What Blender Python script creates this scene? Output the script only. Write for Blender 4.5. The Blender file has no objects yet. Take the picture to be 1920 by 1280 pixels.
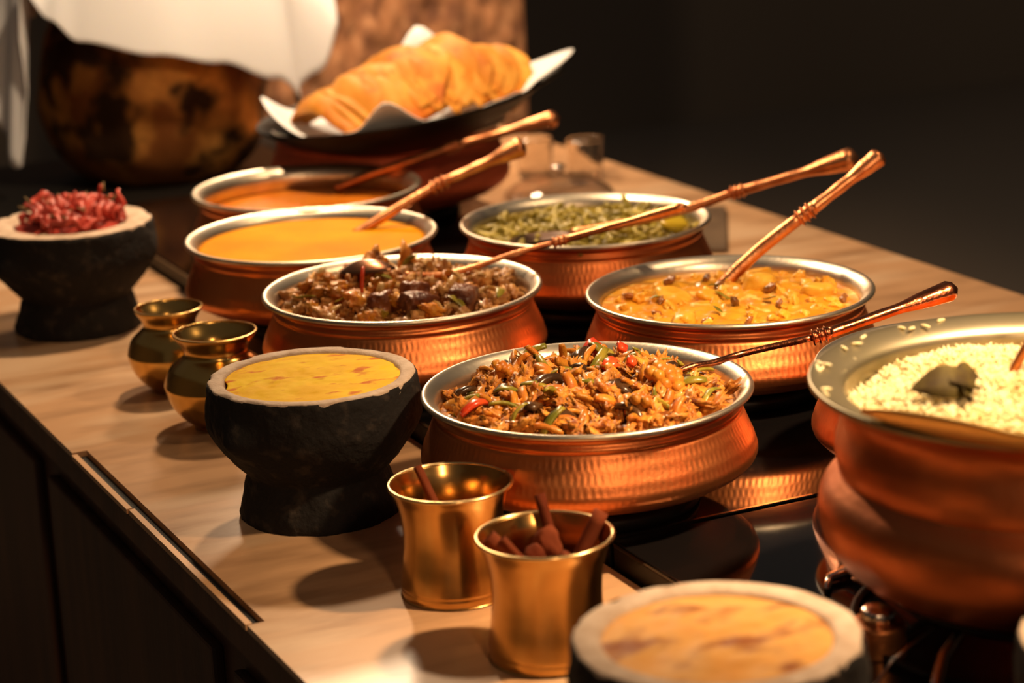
import bpy, bmesh, math, random
from mathutils import Vector, Matrix, noise
PI = math.pi
R = random.Random(7)
sc = bpy.context.scene
COL = sc.collection

# ------------------------------------------------------------------ camera
A25, PIT, ROL = math.radians(25), math.radians(15.345), math.radians(2.618)
F = Vector((math.sin(A25)*math.cos(PIT), math.cos(A25)*math.cos(PIT), -math.sin(PIT)))
R0 = Vector((math.cos(A25), -math.sin(A25), 0))
U0 = R0.cross(F)
Rt = math.cos(ROL)*R0 - math.sin(ROL)*U0
Up = math.sin(ROL)*R0 + math.cos(ROL)*U0
cd = bpy.data.cameras.new('camera')
cam = bpy.data.objects.new('camera', cd); COL.objects.link(cam)
M = Matrix((Rt, Up, -F)).transposed().to_4x4(); M.translation = (0, 0, 1.640)
cam.matrix_world = M
cd.sensor_width = 36; cd.lens = 4339.4/1920*36; cd.clip_start = .05
cd.dof.use_dof = True; cd.dof.focus_distance = 2.2; cd.dof.aperture_fstop = 4.3
sc.camera = cam
# ------------------------------------------------------------------ world, lights, exposure
w = bpy.data.worlds.new('world'); sc.world = w; w.use_nodes = True
w.node_tree.nodes['Background'].inputs[0].default_value = (.060, .050, .042, 1)
w.node_tree.nodes['Background'].inputs[1].default_value = 1.0
sc.view_settings.view_transform = 'Standard'; sc.view_settings.look = 'None'
sc.view_settings.exposure = 0.0; sc.view_settings.gamma = 1; sc.view_settings.use_curve_mapping = False

def point(name, loc, watt, col, rad):
    l = bpy.data.lights.new(name, 'POINT'); l.energy = watt; l.color = col; l.shadow_soft_size = rad
    o = bpy.data.objects.new(name, l); o.location = loc; COL.objects.link(o); return o
def spot(name, loc, tgt, watt, col, rad, ang, blend=.6):
    l = bpy.data.lights.new(name, 'SPOT'); l.energy = watt; l.color = col; l.shadow_soft_size = rad
    l.spot_size = math.radians(ang); l.spot_blend = blend
    o = bpy.data.objects.new(name, l); o.location = loc
    o.rotation_euler = (Vector(tgt)-Vector(loc)).to_track_quat('-Z', 'Y').to_euler(); COL.objects.link(o); return o
WARM = (1, .66, .36)
point('heat_lamp', (1.06, 2.80, 1.86), 40, (1, .68, .40), .035)
point('heat_lamp', (1.38, 3.62, 1.80), 40, (1, .72, .46), .09)
spot('heat_lamp', (1.26, 1.30, 1.78), (1.20, 1.48, .9), 92, (1, .66, .36), .035, 86, .7)
spot('fill_spot', (.30, -1.3, 2.7), (1.05, 2.2, .95), 85, (1, .60, .32), .14, 36, .8)  # added front fill behind the camera, brightens the copper bellies
spot('fill_spot', (1.9, 1.9, 2.7), (1.25, 2.6, .95), 35, WARM, .06, 50)  # added overhead fill from the right
spot('wall_spot', (1.5, 3.3, 2.9), (1.7, 4.35, 1.1), 110, (1, .58, .30), .05, 70)

# ------------------------------------------------------------------ helpers
def mesh(name, vs, fs, smooth=True):
    me = bpy.data.meshes.new(name); me.from_pydata([tuple(v) for v in vs], [], fs); me.update()
    if smooth: me.polygons.foreach_set('use_smooth', [True]*len(me.polygons))
    return me
def obj(name, me, mat=None, parent=None, loc=None, rot=None):
    o = bpy.data.objects.new(name, me); COL.objects.link(o)
    if mat is not None and len(me.materials) == 0: me.materials.append(mat)
    if parent: o.parent = parent
    if loc: o.location = loc
    if rot: o.rotation_euler = rot
    return o
def thing(name, label, cat, loc=(0, 0, 0), rotz=0, group=None):
    o = bpy.data.objects.new(name, None); COL.objects.link(o); o.location = loc; o.rotation_euler = (0, 0, rotz)
    o.empty_display_size = .02
    return tag(o, label, cat, group)
def tag(o, label, cat, group=None, kind=None):
    o['label'] = label; o['category'] = cat
    if group: o['group'] = group
    if kind: o['kind'] = kind
    return o
def box(x0, y0, z0, x1, y1, z1, bev=0):
    vs = [(x, y, z) for z in (z0, z1) for y in (y0, y1) for x in (x0, x1)]
    fs = [(0, 2, 3, 1), (4, 5, 7, 6), (0, 1, 5, 4), (2, 6, 7, 3), (0, 4, 6, 2), (1, 3, 7, 5)]
    me = mesh('box', vs, fs, False)
    if bev:
        bm = bmesh.new(); bm.from_mesh(me)
        bmesh.ops.bevel(bm, geom=list(bm.edges), offset=bev, segments=2, affect='EDGES', profile=.6)
        bm.to_mesh(me); bm.free()
    return me
def lathe(prof, segs=96, fn=None, name='lathe'):
    vs, fs, rows = [], [], []
    for r, z in prof:
        if r <= 1e-6:
            rows.append([len(vs)]); vs.append((0, 0, z))
        else:
            row = []
            for k in range(segs):
                a = 2*PI*k/segs; rr, zz = (r, z) if fn is None else fn(a, r, z)
                row.append(len(vs)); vs.append((rr*math.cos(a), rr*math.sin(a), zz))
            rows.append(row)
    for a, b in zip(rows, rows[1:]):
        n = max(len(a), len(b))
        for k in range(n):
            q = (k+1) % n
            if len(a) == 1: fs.append((a[0], b[k], b[q]))
            elif len(b) == 1: fs.append((a[q], a[k], b[0]))
            else: fs.append((a[k], b[k], b[q], a[q]))
    me = mesh(name, vs, fs)
    bm = bmesh.new(); bm.from_mesh(me); bmesh.ops.recalc_face_normals(bm, faces=bm.faces); bm.to_mesh(me); bm.free()
    return me
def fine(prof, step):
    out = []
    for (r0, z0), (r1, z1) in zip(prof, prof[1:]):
        n = max(1, int(math.hypot(r1-r0, z1-z0)/step))
        out += [(r0+(r1-r0)*i/n, z0+(z1-z0)*i/n) for i in range(n)]
    return out+[prof[-1]]
def smooth_prof(P, n=5):
    out = []
    for i in range(len(P)-1):
        p0 = P[max(i-1, 0)]; p1 = P[i]; p2 = P[i+1]; p3 = P[min(i+2, len(P)-1)]
        for k in range(n):
            t = k/n
            out.append(tuple(.5*(2*b+(c-a)*t+(2*a-5*b+4*c-d)*t*t+(3*b-a-3*c+d)*t**3) for a, b, c, d in zip(p0, p1, p2, p3)))
    return out+[P[-1]]
def tube(pts, rads, segs=12, name='tube', flat=1.0, cap=True):
    pts = [Vector(p) for p in pts]; vs, fs, rows = [], [], []
    up = Vector((0, 0, 1))
    for i, p in enumerate(pts):
        t = (pts[min(i+1, len(pts)-1)]-pts[max(i-1, 0)]).normalized()
        s = t.cross(up)
        s = s.normalized() if s.length > 1e-4 else Vector((1, 0, 0))
        q = s.cross(t).normalized()
        row = []
        for k in range(segs):
            a = 2*PI*k/segs; row.append(len(vs)); vs.append(p+(s*math.cos(a)+q*math.sin(a)*flat)*rads[i])
        rows.append(row)
    for a, b in zip(rows, rows[1:]):
        for k in range(segs):
            q = (k+1) % segs; fs.append((a[k], a[q], b[q], b[k]))
    if cap:
        fs.append(tuple(reversed(rows[0]))); fs.append(tuple(rows[-1]))
    return mesh(name, vs, fs)
def nz(x, y, z=0, s=1, seed=0):
    return noise.noise(Vector((x*s+seed*7.3, y*s-seed*3.1, z*s+seed*1.7)))

# ------------------------------------------------------------------ materials
def mat(name, base, rough=.5, metal=0, c2=None, nscale=20, mix=.5, bump=0, bscale=60, stretch=(1, 1, 1), coat=0, rnd=0,
        sub=0, subc=None, trans=0, contrast=(.35, .65), c3=None, n3=9, r3=(.55, .7), spec=.5, rvar=0, ior=1.45, detail=4):
    m = bpy.data.materials.new(name); m.use_nodes = True; nt = m.node_tree; N = nt.nodes; L = nt.links
    p = N['Principled BSDF']; p.inputs['Base Color'].default_value = (*base, 1); p.inputs['Roughness'].default_value = rough
    p.inputs['Metallic'].default_value = metal; p.inputs['Coat Weight'].default_value = coat; p.inputs['Coat Roughness'].default_value = .12
    p.inputs['Specular IOR Level'].default_value = spec; p.inputs['IOR'].default_value = ior
    p.inputs['Transmission Weight'].default_value = trans
    if sub:
        p.inputs['Subsurface Weight'].default_value = sub; p.inputs['Subsurface Radius'].default_value = subc or (.01, .005, .002)
        p.inputs['Subsurface Scale'].default_value = 1
    tc = N.new('ShaderNodeTexCoord'); mp = N.new('ShaderNodeMapping'); mp.inputs['Scale'].default_value = stretch
    L.new(tc.outputs['Object'], mp.inputs[0])
    oi = N.new('ShaderNodeObjectInfo')
    add = N.new('ShaderNodeVectorMath'); add.operation = 'ADD'
    L.new(mp.outputs[0], add.inputs[0])
    if rnd: L.new(oi.outputs['Random'], add.inputs[1])
    vec = add.outputs[0]
    cout = None
    if c2:
        n = N.new('ShaderNodeTexNoise'); n.inputs['Scale'].default_value = nscale; n.inputs['Detail'].default_value = detail
        L.new(vec, n.inputs['Vector'])
        rp = N.new('ShaderNodeMapRange'); rp.inputs[1].default_value = contrast[0]; rp.inputs[2].default_value = contrast[1]
        L.new(n.outputs['Fac'], rp.inputs[0])
        mx = N.new('ShaderNodeMix'); mx.data_type = 'RGBA'; mx.inputs[6].default_value = (*base, 1); mx.inputs[7].default_value = (*c2, 1)
        L.new(rp.outputs[0], mx.inputs[0]); cout = mx.outputs[2]
        if rvar:
            rr = N.new('ShaderNodeMapRange'); rr.inputs[3].default_value = rough; rr.inputs[4].default_value = rough+rvar
            L.new(n.outputs['Fac'], rr.inputs[0]); L.new(rr.outputs[0], p.inputs['Roughness'])
    if c3:
        n = N.new('ShaderNodeTexNoise'); n.inputs['Scale'].default_value = n3; n.inputs['Detail'].default_value = 5
        L.new(vec, n.inputs['Vector'])
        rp = N.new('ShaderNodeMapRange'); rp.inputs[1].default_value = r3[0]; rp.inputs[2].default_value = r3[1]
        L.new(n.outputs['Fac'], rp.inputs[0])
        mx = N.new('ShaderNodeMix'); mx.data_type = 'RGBA'; mx.inputs[7].default_value = (*c3, 1)
        if cout: L.new(cout, mx.inputs[6])
        else: mx.inputs[6].default_value = (*base, 1)
        L.new(rp.outputs[0], mx.inputs[0]); cout = mx.outputs[2]
    if rnd:
        hs = N.new('ShaderNodeHueSaturation')
        v = N.new('ShaderNodeMapRange'); v.inputs[3].default_value = 1-rnd; v.inputs[4].default_value = 1+rnd
        L.new(oi.outputs['Random'], v.inputs[0]); L.new(v.outputs[0], hs.inputs['Value'])
        if cout: L.new(cout, hs.inputs['Color'])
        else: hs.inputs['Color'].default_value = (*base, 1)
        cout = hs.outputs[0]
    if cout: L.new(cout, p.inputs['Base Color'])
    if bump:
        n = N.new('ShaderNodeTexNoise'); n.inputs['Scale'].default_value = bscale; n.inputs['Detail'].default_value = 5
        L.new(vec, n.inputs['Vector'])
        b = N.new('ShaderNodeBump'); b.inputs['Strength'].default_value = bump; b.inputs['Distance'].default_value = .002
        L.new(n.outputs['Fac'], b.inputs['Height']); L.new(b.outputs[0], p.inputs['Normal'])
    return m
copper = mat('copper', (.80, .285, .095), .33, 1, c2=(.68, .20, .062), nscale=14, rvar=.15, bump=.12, bscale=220)
copper_dark = mat('copper_aged', (.42, .15, .06), .34, 1, c2=(.62, .24, .08), nscale=7, contrast=(.4, .62), rvar=.2, bump=.15, bscale=90)
tin = mat('tin_lining', (.78, .70, .58), .30, 1, c2=(.60, .54, .42), nscale=22, rvar=.12, bump=.1, bscale=180)
brass = mat('brass', (.66, .38, .12), .15, 1, c2=(.50, .26, .07), nscale=16, rvar=.14)
antique = mat('copper_handle', (.80, .36, .16), .30, 1, c2=(.60, .22, .09), nscale=60, rvar=.12, bump=.3, bscale=240)
stone = mat('basalt', (.012, .010, .009), .85, 0, c2=(.045, .034, .026), nscale=60, contrast=(.55, .72), bump=.9, bscale=160, spec=.35)
stone_rim = mat('ground_stone_rim', (.66, .52, .40), .8, 0, c2=(.52, .38, .27), nscale=70, bump=.5, bscale=260)
marble = mat('marble', (.58, .345, .185), .30, 0, c2=(.33, .185, .095), nscale=7, stretch=(.9, 3.2, 1), contrast=(.42, .74),
             c3=(.66, .46, .29), n3=5, r3=(.5, .7), bump=.04, bscale=200, detail=7)
glassblk = mat('black_glass', (.006, .005, .005), .06, 0, spec=.5)
blackmetal = mat('black_iron', (.012, .011, .010), .45, .6, bump=.2)
chrome = mat('chrome', (.75, .68, .60), .18, 1)
wood = mat('dark_wood', (.060, .026, .013), .5, 0, c2=(.11, .045, .020), nscale=5, stretch=(6, 6, .6), bump=.2, bscale=40)
stripwood = mat('pale_edge_strip', (.62, .36, .18), .45)
rubber = mat('black_recess', (.004, .004, .004), .8)
wallstone = mat('rough_brown_stone', (.36, .17, .08), .9, 0, c2=(.16, .07, .04), nscale=16, contrast=(.45, .66), bump=1, bscale=40,
                stretch=(1.3, 1, .8), c3=(.50, .27, .14), n3=34, r3=(.5, .7), detail=8)
darkwall = mat('dark_wall', (.24, .205, .17), .9, spec=.1)
darkfloor = mat('dark_floor', (.28, .24, .20), .8, spec=.1)
cloth = mat('white_cloth', (.74, .78, .84), .85, 0, bump=.25, bscale=320, sub=.1)
paper = mat('white_paper', (.76, .78, .80), .7, 0, bump=.15, bscale=60)
clear = mat('clear_glass', (.95, .92, .88), .02, 0, trans=1, ior=1.45)

# ------------------------------------------------------------------ room
def struct(name, me, m):
    o = obj(name, me, m); o['kind'] = 'structure'; return o
struct('floor', box(-2.5, -1.5, -.1, 6.5, 8.2, 0), darkfloor)
struct('wall_back', box(-2.5, 8, 0, 6.5, 8.2, 3.4), darkwall)
struct('wall_left', box(-2.7, -1.5, 0, -2.5, 8.2, 3.4), darkwall)
struct('wall_right', box(6.5, -1.5, 0, 6.7, 8.2, 3.4), darkwall)
# rough stone pier behind the buffet
nx, nzz = 90, 150
vs, fs = [], []
X0, X1, ZT = 1.36, 2.065, 2.2
for j in range(nzz+1):
    for i in range(nx+1):
        x = X0+(X1-X0)*i/nx; z = ZT*j/nzz
        e = min(1, min(i, nx-i)/3)
        vs.append((x, -.022*abs(nz(x, z, 0, 14, 1))*e-.014*nz(x, z, 0, 40, 2)*e, z))
for j in range(nzz):
    for i in range(nx):
        a = j*(nx+1)+i; fs.append((a, a+1, a+nx+2, a+nx+1))
b = len(vs)
for x, y in ((X0, 0), (X1, 0), (X1, .4), (X0, .4)):
    for z in (0, ZT): vs.append((x, y, z))
fs += [(b, b+1, b+3, b+2)][:0] + [(b+2, b+4, b+5, b+3), (b+4, b+6, b+7, b+5), (b+6, b, b+1, b+7), (b+1, b+3, b+5, b+7)]
pier = struct('wall_pier', mesh('pier', vs, fs), wallstone); pier.location = (0, 4.3, 0)

# ------------------------------------------------------------------ buffet counter
CT = .9
counter = thing('buffet_counter', 'long buffet counter with pale marble top, black centre and dark wooden front', 'counter', (1.165, 2.3, 0))
def cpart(name, x0, y0, z0, x1, y1, z1, m, bev=0):
    return obj(name, box(x0-1.165, y0-2.3, z0, x1-1.165, y1-2.3, z1, bev), m, counter)
cpart('marble_slab', .576, .55, CT-.032, .884, 3.44, CT, marble)
cpart('edge_fascia', .5605, .55, CT-.034, .574, 3.44, CT-.0065, wood)
cpart('marble_slab', 1.417, .55, CT-.032, 1.770, 4.02, CT, marble, .003)
cpart('marble_edge', .560, .55, CT-.006, .576, 1.757, CT, marble)
cpart('marble_edge', .560, 2.312, CT-.006, .576, 3.44, CT, marble)
s = cpart('edge_strip', .5595, 1.760, CT-.0062, .5655, 2.103, CT-.0004, stripwood); s['label'] = 'thin pale edging strip set beside a black slot'
cpart('edge_strip', .5585, 2.108, CT-.0062, .5645, 2.309, CT-.0012, stripwood)['label'] = 'shorter pale edging strip set beside a black slot'
cpart('edge_slot', .566, 1.758, CT-.0063, .5745, 2.311, CT-.0058, rubber)
cpart('counter_core', .59, .6, CT-.06, 1.74, 4.0, CT-.033, rubber)
cpart('centre_bed', .884, .55, CT-.032, 1.417, 4.02, CT-.004, rubber)
cpart('rear_bed', .56, 3.442, CT-.032, .884, 4.02, CT-.002, rubber)
body = cpart('cabinet', .60, .62, .08, 1.74, 3.98, CT-.061, wood)
for y0 in (.64, 1.30, 1.96, 2.62, 3.28):
    cpart('front_panel', .588, y0, .14, .60, y0+.60, CT-.10, wood, .004)
cpart('plinth', .64, .68, 0, 1.70, 3.92, .08, rubber)

# black glass warming plates
for i, (y0, y1, lab) in enumerate(((.62, 1.712, 'black glass warming plate nearest the camera under the rice pot'),
                                   (1.718, 2.70, 'black glass warming plate under the stir fry, meat and cauliflower curry pots'),
                                   (2.706, 3.43, 'black glass warming plate at the far end under the wok and its copper pot'))):
    t = thing('warming_plate', lab, 'warming plate', (1.15, (y0+y1)/2, CT), group='black glass warming plates')
    h = (y1-y0)/2
    obj('glass_top', box(-.263, -h, .019, .263, h, .025, .002), glassblk, t)
    obj('plate_body', box(-.262, -h+.001, -.003, .262, h-.001, .019), blackmetal, t)
    tr = box(-.20, -h-.0015, .0245, -.05, -h+.0015, .0262)
    if i == 1: obj('edge_trim', tr, chrome, t)
PZ = CT+.025

# ------------------------------------------------------------------ copper handis
hb = [(.150, -.006), (.1465, -.0075), (.1415, -.009), (.1400, -.0125), (.1405, -.0150), (.1425, -.0165), (.1430, -.0185), (.1420, -.0205), (.1408, -.0215),
      (.1425, -.0235), (.1480, -.037), (.1530, -.0485), (.1560, -.0580), (.1562, -.0620), (.1545, -.0665), (.1490, -.0720), (.135, -.080), (.110, -.0880), (.08, -.0935), (0, -.095)]
def hammer(a, r, z):
    if -.070 < z < -.0235:
        f = min(1, (-.0235-z)/.004, (z+.070)/.006)
        row = (z+.0235)/-.0118; k = int(row)
        u = a*150/(2*PI)+.5*(k % 2)+.25*nz(math.cos(a)*9, math.sin(a)*9, z*60)
        d = abs(math.sin(PI*u))*abs(math.sin(PI*(row % 1)))**.6
        r -= (.00050+.00022*nz(math.cos(a)*8, math.sin(a)*8, z*30, 1, 5))*f*d
    elif -.0235 <= z < -.009:
        r += .0002*nz(math.cos(a)*6, math.sin(a)*6, z*50)
    return r, z
HB = lathe(fine(hb[:9]+hb[9:], .0022), 600, hammer, 'handi_body'); HB.materials.append(copper)
hl = smooth_prof([(.1498, -.0062), (.1528, -.0050), (.1532, -.0025), (.1515, -.0005), (.148, -.0010), (.1425, -.0048), (.1385, -.0100), (.1368, -.018), (.140, -.030), (.148, -.045), (.1530, -.058),
      (.150, -.068), (.130, -.078), (.09, -.088), (0, -.0905)], 3)
HR = HB.copy(); HR.materials.clear(); HR.materials.append(mat('red_lit_copper', (.62, .13, .05), .5, .6, c2=(.45, .08, .03), nscale=10))  # reddish light on the wok's pot is put into this copper colour
HL = lathe(hl, 160, None, 'handi_lining'); HL.materials.append(tin)
HS = lathe([(.098, 0), (.102, .002), (.099, .0150), (.094, .0158), (.093, .002), (.098, 0)], 64, None, 'stand_ring'); HS.materials.append(blackmetal)
RZ = 1.035
def handi(label, u, v, rz=0, group='hammered copper handi pots', r=1, z=RZ, zs=1, body=None):
    t = thing('copper_pot', label, 'pot', (u, v, z-.095), rz, group)
    t.scale = (r, r, zs)
    obj('pot_body', body or HB, None, t, (0, 0, .095)); obj('pot_lining', HL, None, t, (0, 0, .095))
    s = thing('pot_stand', 'low black ring stand below the ' + label.split(',')[0], 'stand', (u, v, PZ), 0, 'ring stands under the pots')
    obj('ring', HS, None, s)
    return t
P_VEG, P_MEAT, P_PAN, P_GRN, P_CUR, P_ORG = (.9238, 1.823), (.9316, 2.275), (1.2182, 2.0603), (1.2527, 2.4597), (.945, 2.5884), (1.0448, 2.8668)
handi('hammered copper pot of spicy mixed stir fry, behind the brass tumblers', *P_VEG, 1)
handi('copper pot of dark meat pieces, behind the yellow chutney bowl', *P_MEAT, 2)
handi('copper pot of chunky yellow curry beside the marble strip', *P_PAN, 3)
handi('copper pot of chopped green beans at the right', *P_GRN, 4)
handi('copper pot of smooth orange curry', *P_CUR, 5)
handi('farthest copper pot, with little red curry low inside', *P_ORG, 6)
handi('copper pot almost hidden behind the large rice pot', 1.267, 1.690, 7)
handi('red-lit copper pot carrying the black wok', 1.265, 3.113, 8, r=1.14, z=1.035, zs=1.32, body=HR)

# large rice pot
RP = (1.0886, 1.3653); RPZ = 1.13
t = thing('rice_pot', 'large copper pot with wide grey rim holding white rice', 'pot', (*RP, RPZ-.165), .4)
prof = smooth_prof([(.1775, -.006), (.168, -.011), (.159, -.022), (.158, -.034), (.1615, -.048), (.1625, -.060), (.1610, -.070), (.1595, -.074), (.1640, -.079), (.1720, -.088), (.1765, -.100),
                    (.1755, -.115), (.1705, -.130), (.160, -.145), (.145, -.156), (.12, -.163), (.06, -.165), (0, -.165)], 4)
def dent(a, r, z):
    return r+.0012*nz(math.cos(a)*5, math.sin(a)*5, z*30), z
obj('pot_body', lathe(prof, 200, dent, 'rice_body'), mat('copper_worn', (.66, .22, .08), .33, 1, c2=(.42, .12, .045), nscale=8, rvar=.2, bump=.25, bscale=90), t, (0, 0, .165))
prof = smooth_prof([(.1772, -.0062), (.1825, -.0045), (.1832, -.0018), (.1812, 0), (.172, -.002), (.160, -.0065), (.1545, -.012), (.1530, -.022), (.1550, -.026), (.154, -.034), (.156, -.045), (.158, -.06),
                    (.156, -.075), (.165, -.095), (.165, -.12), (.13, -.15), (0, -.158)], 3)
obj('pot_lining', lathe(prof, 200, None, 'rice_lining'), mat('tin_worn', (.40, .35, .24), .34, 1, c2=(.26, .23, .14), nscale=12, rvar=.15), t, (0, 0, .165))
t = thing('wire_stand', 'bright wire stand with folded legs under the large rice pot', 'stand', (*RP, PZ))
def ringpts(r, z, n=48): return [(r*math.cos(2*PI*k/n), r*math.sin(2*PI*k/n), z) for k in range(n+1)]
obj('stand_ring', tube(ringpts(.125, .0375), [.0035]*49, 8), blackmetal, t)
obj('stand_ring', tube(ringpts(.150, .004), [.003]*49, 8), blackmetal, t)
for k in range(4):
    a = -2.75+k*PI/2; c, s_ = math.cos(a), math.sin(a); e, f_ = -s_, c
    obj('leg', tube([(c*.123, s_*.123, .036), (c*.150, s_*.150, .022), (c*.178+e*.01, s_*.178+f_*.01, .0055), (c*.184+e*.03, s_*.184+f_*.03, .0050), (c*.172+e*.05, s_*.172+f_*.05, .0045)],
                    [.003, .0045, .0055, .004, .0028], 10), chrome, t)
    obj('leg_loop', tube([(c*.125+e*.02*q, s_*.125+f_*.02*q, .036) if q else (c*.15, s_*.15, .03) for q in (-1,)] +
                         [(c*.17-e*.03, s_*.17-f_*.03, .02), (c*.188-e*.035, s_*.188-f_*.035, .0035), (c*.192, s_*.192, .0035), (c*.178+e*.02, s_*.178+f_*.02, .006)], [.0016]*5, 6), chrome, t)

# ------------------------------------------------------------------ stone bowls
def stone_bowl(label, u, v, z, seed, rimw=.017, h=.135, R1=.0985, lugs=((-2.7,), (.35,))):
    t = thing('stone_bowl', label, 'bowl', (u, v, z), 0, 'black stone bowls')
    k = R1/.0985; hh = h/.135
    P = [(.0985, .1345), (.1005, .131), (.1015, .122), (.1030, .105), (.1015, .091), (.0945, .077), (.0820, .061), (.0705, .048), (.0670, .043), (.0695, .037), (.0745, .020), (.0775, .006), (.0765, 0)]
    P = [(r*k, zz*hh) for r, zz in P]
    def rough(a, r, zz):
        n = nz(math.cos(a)*r, math.sin(a)*r, zz, 45, seed)*.0022+nz(math.cos(a)*r, math.sin(a)*r, zz, 140, seed)*.0011
        n *= min(1, .25+(h-zz)/.02)
        for (la,) in lugs:
            d = abs((a-la+PI) % (2*PI)-PI)
            n += .013*math.exp(-(d/.16)**2)*math.exp(-((zz-.095*hh)/.016)**2)
        return r+n, zz
    obj('bowl_body', lathe(fine(smooth_prof(P, 3), .004)+[(0, 0)], 200, rough, 'bowl_body'), stone, t)
    def rr(a, r, zz):
        e = max(0, (r-(R1-rimw*.5))/(rimw*.5))
        n = nz(math.cos(a)*r, math.sin(a)*r, 0, 60, seed+5)*.0016*e
        c = nz(math.cos(a)*3, math.sin(a)*3, seed, 1.5, seed+3)
        return r+n, zz-max(0, c-.12)*.02*e**3
    rp = [(R1+.0008, h-.004), (R1+.0004, h-.001), (R1-.001, h+.0004), (R1-rimw*.4, h+.0008), (R1-rimw*.8, h+.0002), (R1-rimw, h-.0015), (R1-rimw-.002, h-.006), (R1-rimw-.006, h-.02), (R1-rimw-.02, h-.04), (0, h-.05)]
    obj('bowl_rim', lathe(smooth_prof(rp, 3), 200, rr, 'bowl_rim'), stone_rim, t)
    return t
def fill(name, label, cat, u, v, z, r, m, amp=.0015, fs_=30, mound=0, seed=0, kind='stuff', edge=None, group=None, n=44, segs=96):
    prof = [(0, 0)]+[(r*(k+1)/n, 0) for k in range(n)]
    def fn(a, q, zz):
        x, y = math.cos(a)*q, math.sin(a)*q
        e = 1+(.0 if edge is None else edge*nz(math.cos(a)*2, math.sin(a)*2, seed, 1.3, seed)*(q/r)**6)
        h = mound*(1-(q/r)**2)+amp*(nz(x, y, 0, fs_, seed)+.5*nz(x, y, 0, fs_*2.6, seed+1))*(1-(q/r)**8)
        return q*e, h
    me = lathe(prof, segs, fn, name)
    for p_ in me.polygons:
        pass
    # close below with a shallow underside
    bm = bmesh.new(); bm.from_mesh(me)
    be = [e for e in bm.edges if e.is_boundary]
    g = bmesh.ops.extrude_edge_only(bm, edges=be)['geom']
    for v_ in g:
        if isinstance(v_, bmesh.types.BMVert): v_.co.z -= .006; v_.co.x *= .96; v_.co.y *= .96
    bmesh.ops.recalc_face_normals(bm, faces=bm.faces); bm.to_mesh(me); bm.free()
    me.polygons.foreach_set('use_smooth', [True]*len(me.polygons))
    # make sure the top faces upward
    if me.polygons[0].normal.z < 0: me.flip_normals()
    o = obj(name, me, m, None, (u, v, z)); tag(o, label, cat, group, kind); return o
stone_bowl('black stone bowl of yellow chutney beside the brass pots', .721, 2.0, CT, 1, .014)
stone_bowl('black stone bowl of dried red chillies at the far left', .712, 2.83, CT, 2, .030, .137, .1015)
stone_bowl('blurred stone bowl of creamy dip at the bottom', .725, 1.252, CT, 3, .018, .135, .0965)
stone_bowl('stone bowl barely showing in the bottom right corner', .967, 1.085, PZ, 4, .018, .115, .0955)
yel = mat('yellow_chutney', (.86, .50, .006), .6, 0, c2=(.90, .60, .012), nscale=16, contrast=(.4, .6), c3=(.62, .17, .004), n3=30, r3=(.56, .66), bump=.6, bscale=45, spec=.03, stretch=(1, 1.8, 1))
fill('yellow_chutney', 'bright yellow chutney with orange oil streaks in the stone bowl', 'chutney', .721, 2.0, CT+.1325, .086, yel, .0016, 40, .002, 3, edge=.10)
crm = mat('cream_dip', (.70, .32, .065), .6, 0, c2=(.76, .44, .14), nscale=14, c3=(.30, .09, .016), n3=15, r3=(.50, .62), bump=.5, bscale=40, spec=.2, stretch=(1, 1.9, 1))
fill('creamy_dip', 'pale orange creamy dip with brown patches, nearest the camera', 'dip', .725, 1.252, CT+.1315, .082, crm, .003, 30, .003, 4, edge=.08)
fill('creamy_dip', 'dip in the bowl cut off by the bottom right corner', 'dip', .967, 1.085, PZ+.112, .080, crm, .003, 30, .002, 6)

# ------------------------------------------------------------------ brass cups and lotas
def cup(label, u, v, s=1):
    t = thing('brass_tumbler', label, 'tumbler', (u, v, CT), 0, 'brass tumblers of cinnamon')
    P = smooth_prof([(0, .0005), (.044, .0005), (.0465, .002), (.0472, .006), (.0468, .0095), (.0474, .0105), (.0472, .013), (.0460, .022), (.0440, .038), (.0432, .055), (.0445, .072), (.0480, .087), (.0515, .0955), (.0528, .0985)], 4)
    P = [(r*s, z*s) for r, z in P]
    I = [(r-.0014, z+.0006) for r, z in reversed(P) if r > .03 and z > .004]+[(0, .004)]
    obj('cup_body', lathe(P+I, 120, None, 'cup'), brass, t)
    obj('rolled_rim', tube(ringpts(.0530*s, .0995*s, 96), [.0017]*97, 10), mat('bright_brass', (.92, .66, .30), .24, 1), t)
    return t
cup('brass tumbler with three cinnamon sticks, the one farther from camera', .7435, 1.733)
cup('brass tumbler packed with whole spices, nearer the camera', .751, 1.566, 1.03)
def lota(label, u, v, s, h):
    t = thing('brass_water_pot', label, 'pot', (u, v, CT), 0, 'small round brass pots')
    P = smooth_prof([(0, 0), (.026, 0), (.029, .0015), (.031, .005), (.040, .012), (.052, .027), (.058, .045), (.0575, .053), (.052, .066), (.042, .075), (.0355, .0805), (.0345, .085), (.037, .091), (.0425, .0985), (.0452, .1025), (.0456, .1045), (.0445, .1050)], 4)
    P = [(r*s, z*h/.105) for r, z in P]
    def ring(a, r, z):
        q = z*.105/h
        return r-(.0004*(math.sin(q*2200)**2) if .0495 < q < .056 else 0), z
    I = [(max(r-.0018, .001), z) for r, z in reversed(P) if r > .034*s and z > .003]+[(0, .004)]
    obj('pot_body', lathe(fine(P, .0016)+I, 120, ring, 'lota'), mat('lota_brass', (.70, .44, .13), .17, 1, c2=(.52, .30, .08), nscale=14, rvar=.12), t)
    return t
lota('small round brass pot touching the yellow chutney bowl', .7285, 2.318, 1.0, .106)
lota('small round brass pot behind, nearer the chilli bowl', .7275, 2.482, .86, .098)

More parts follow.
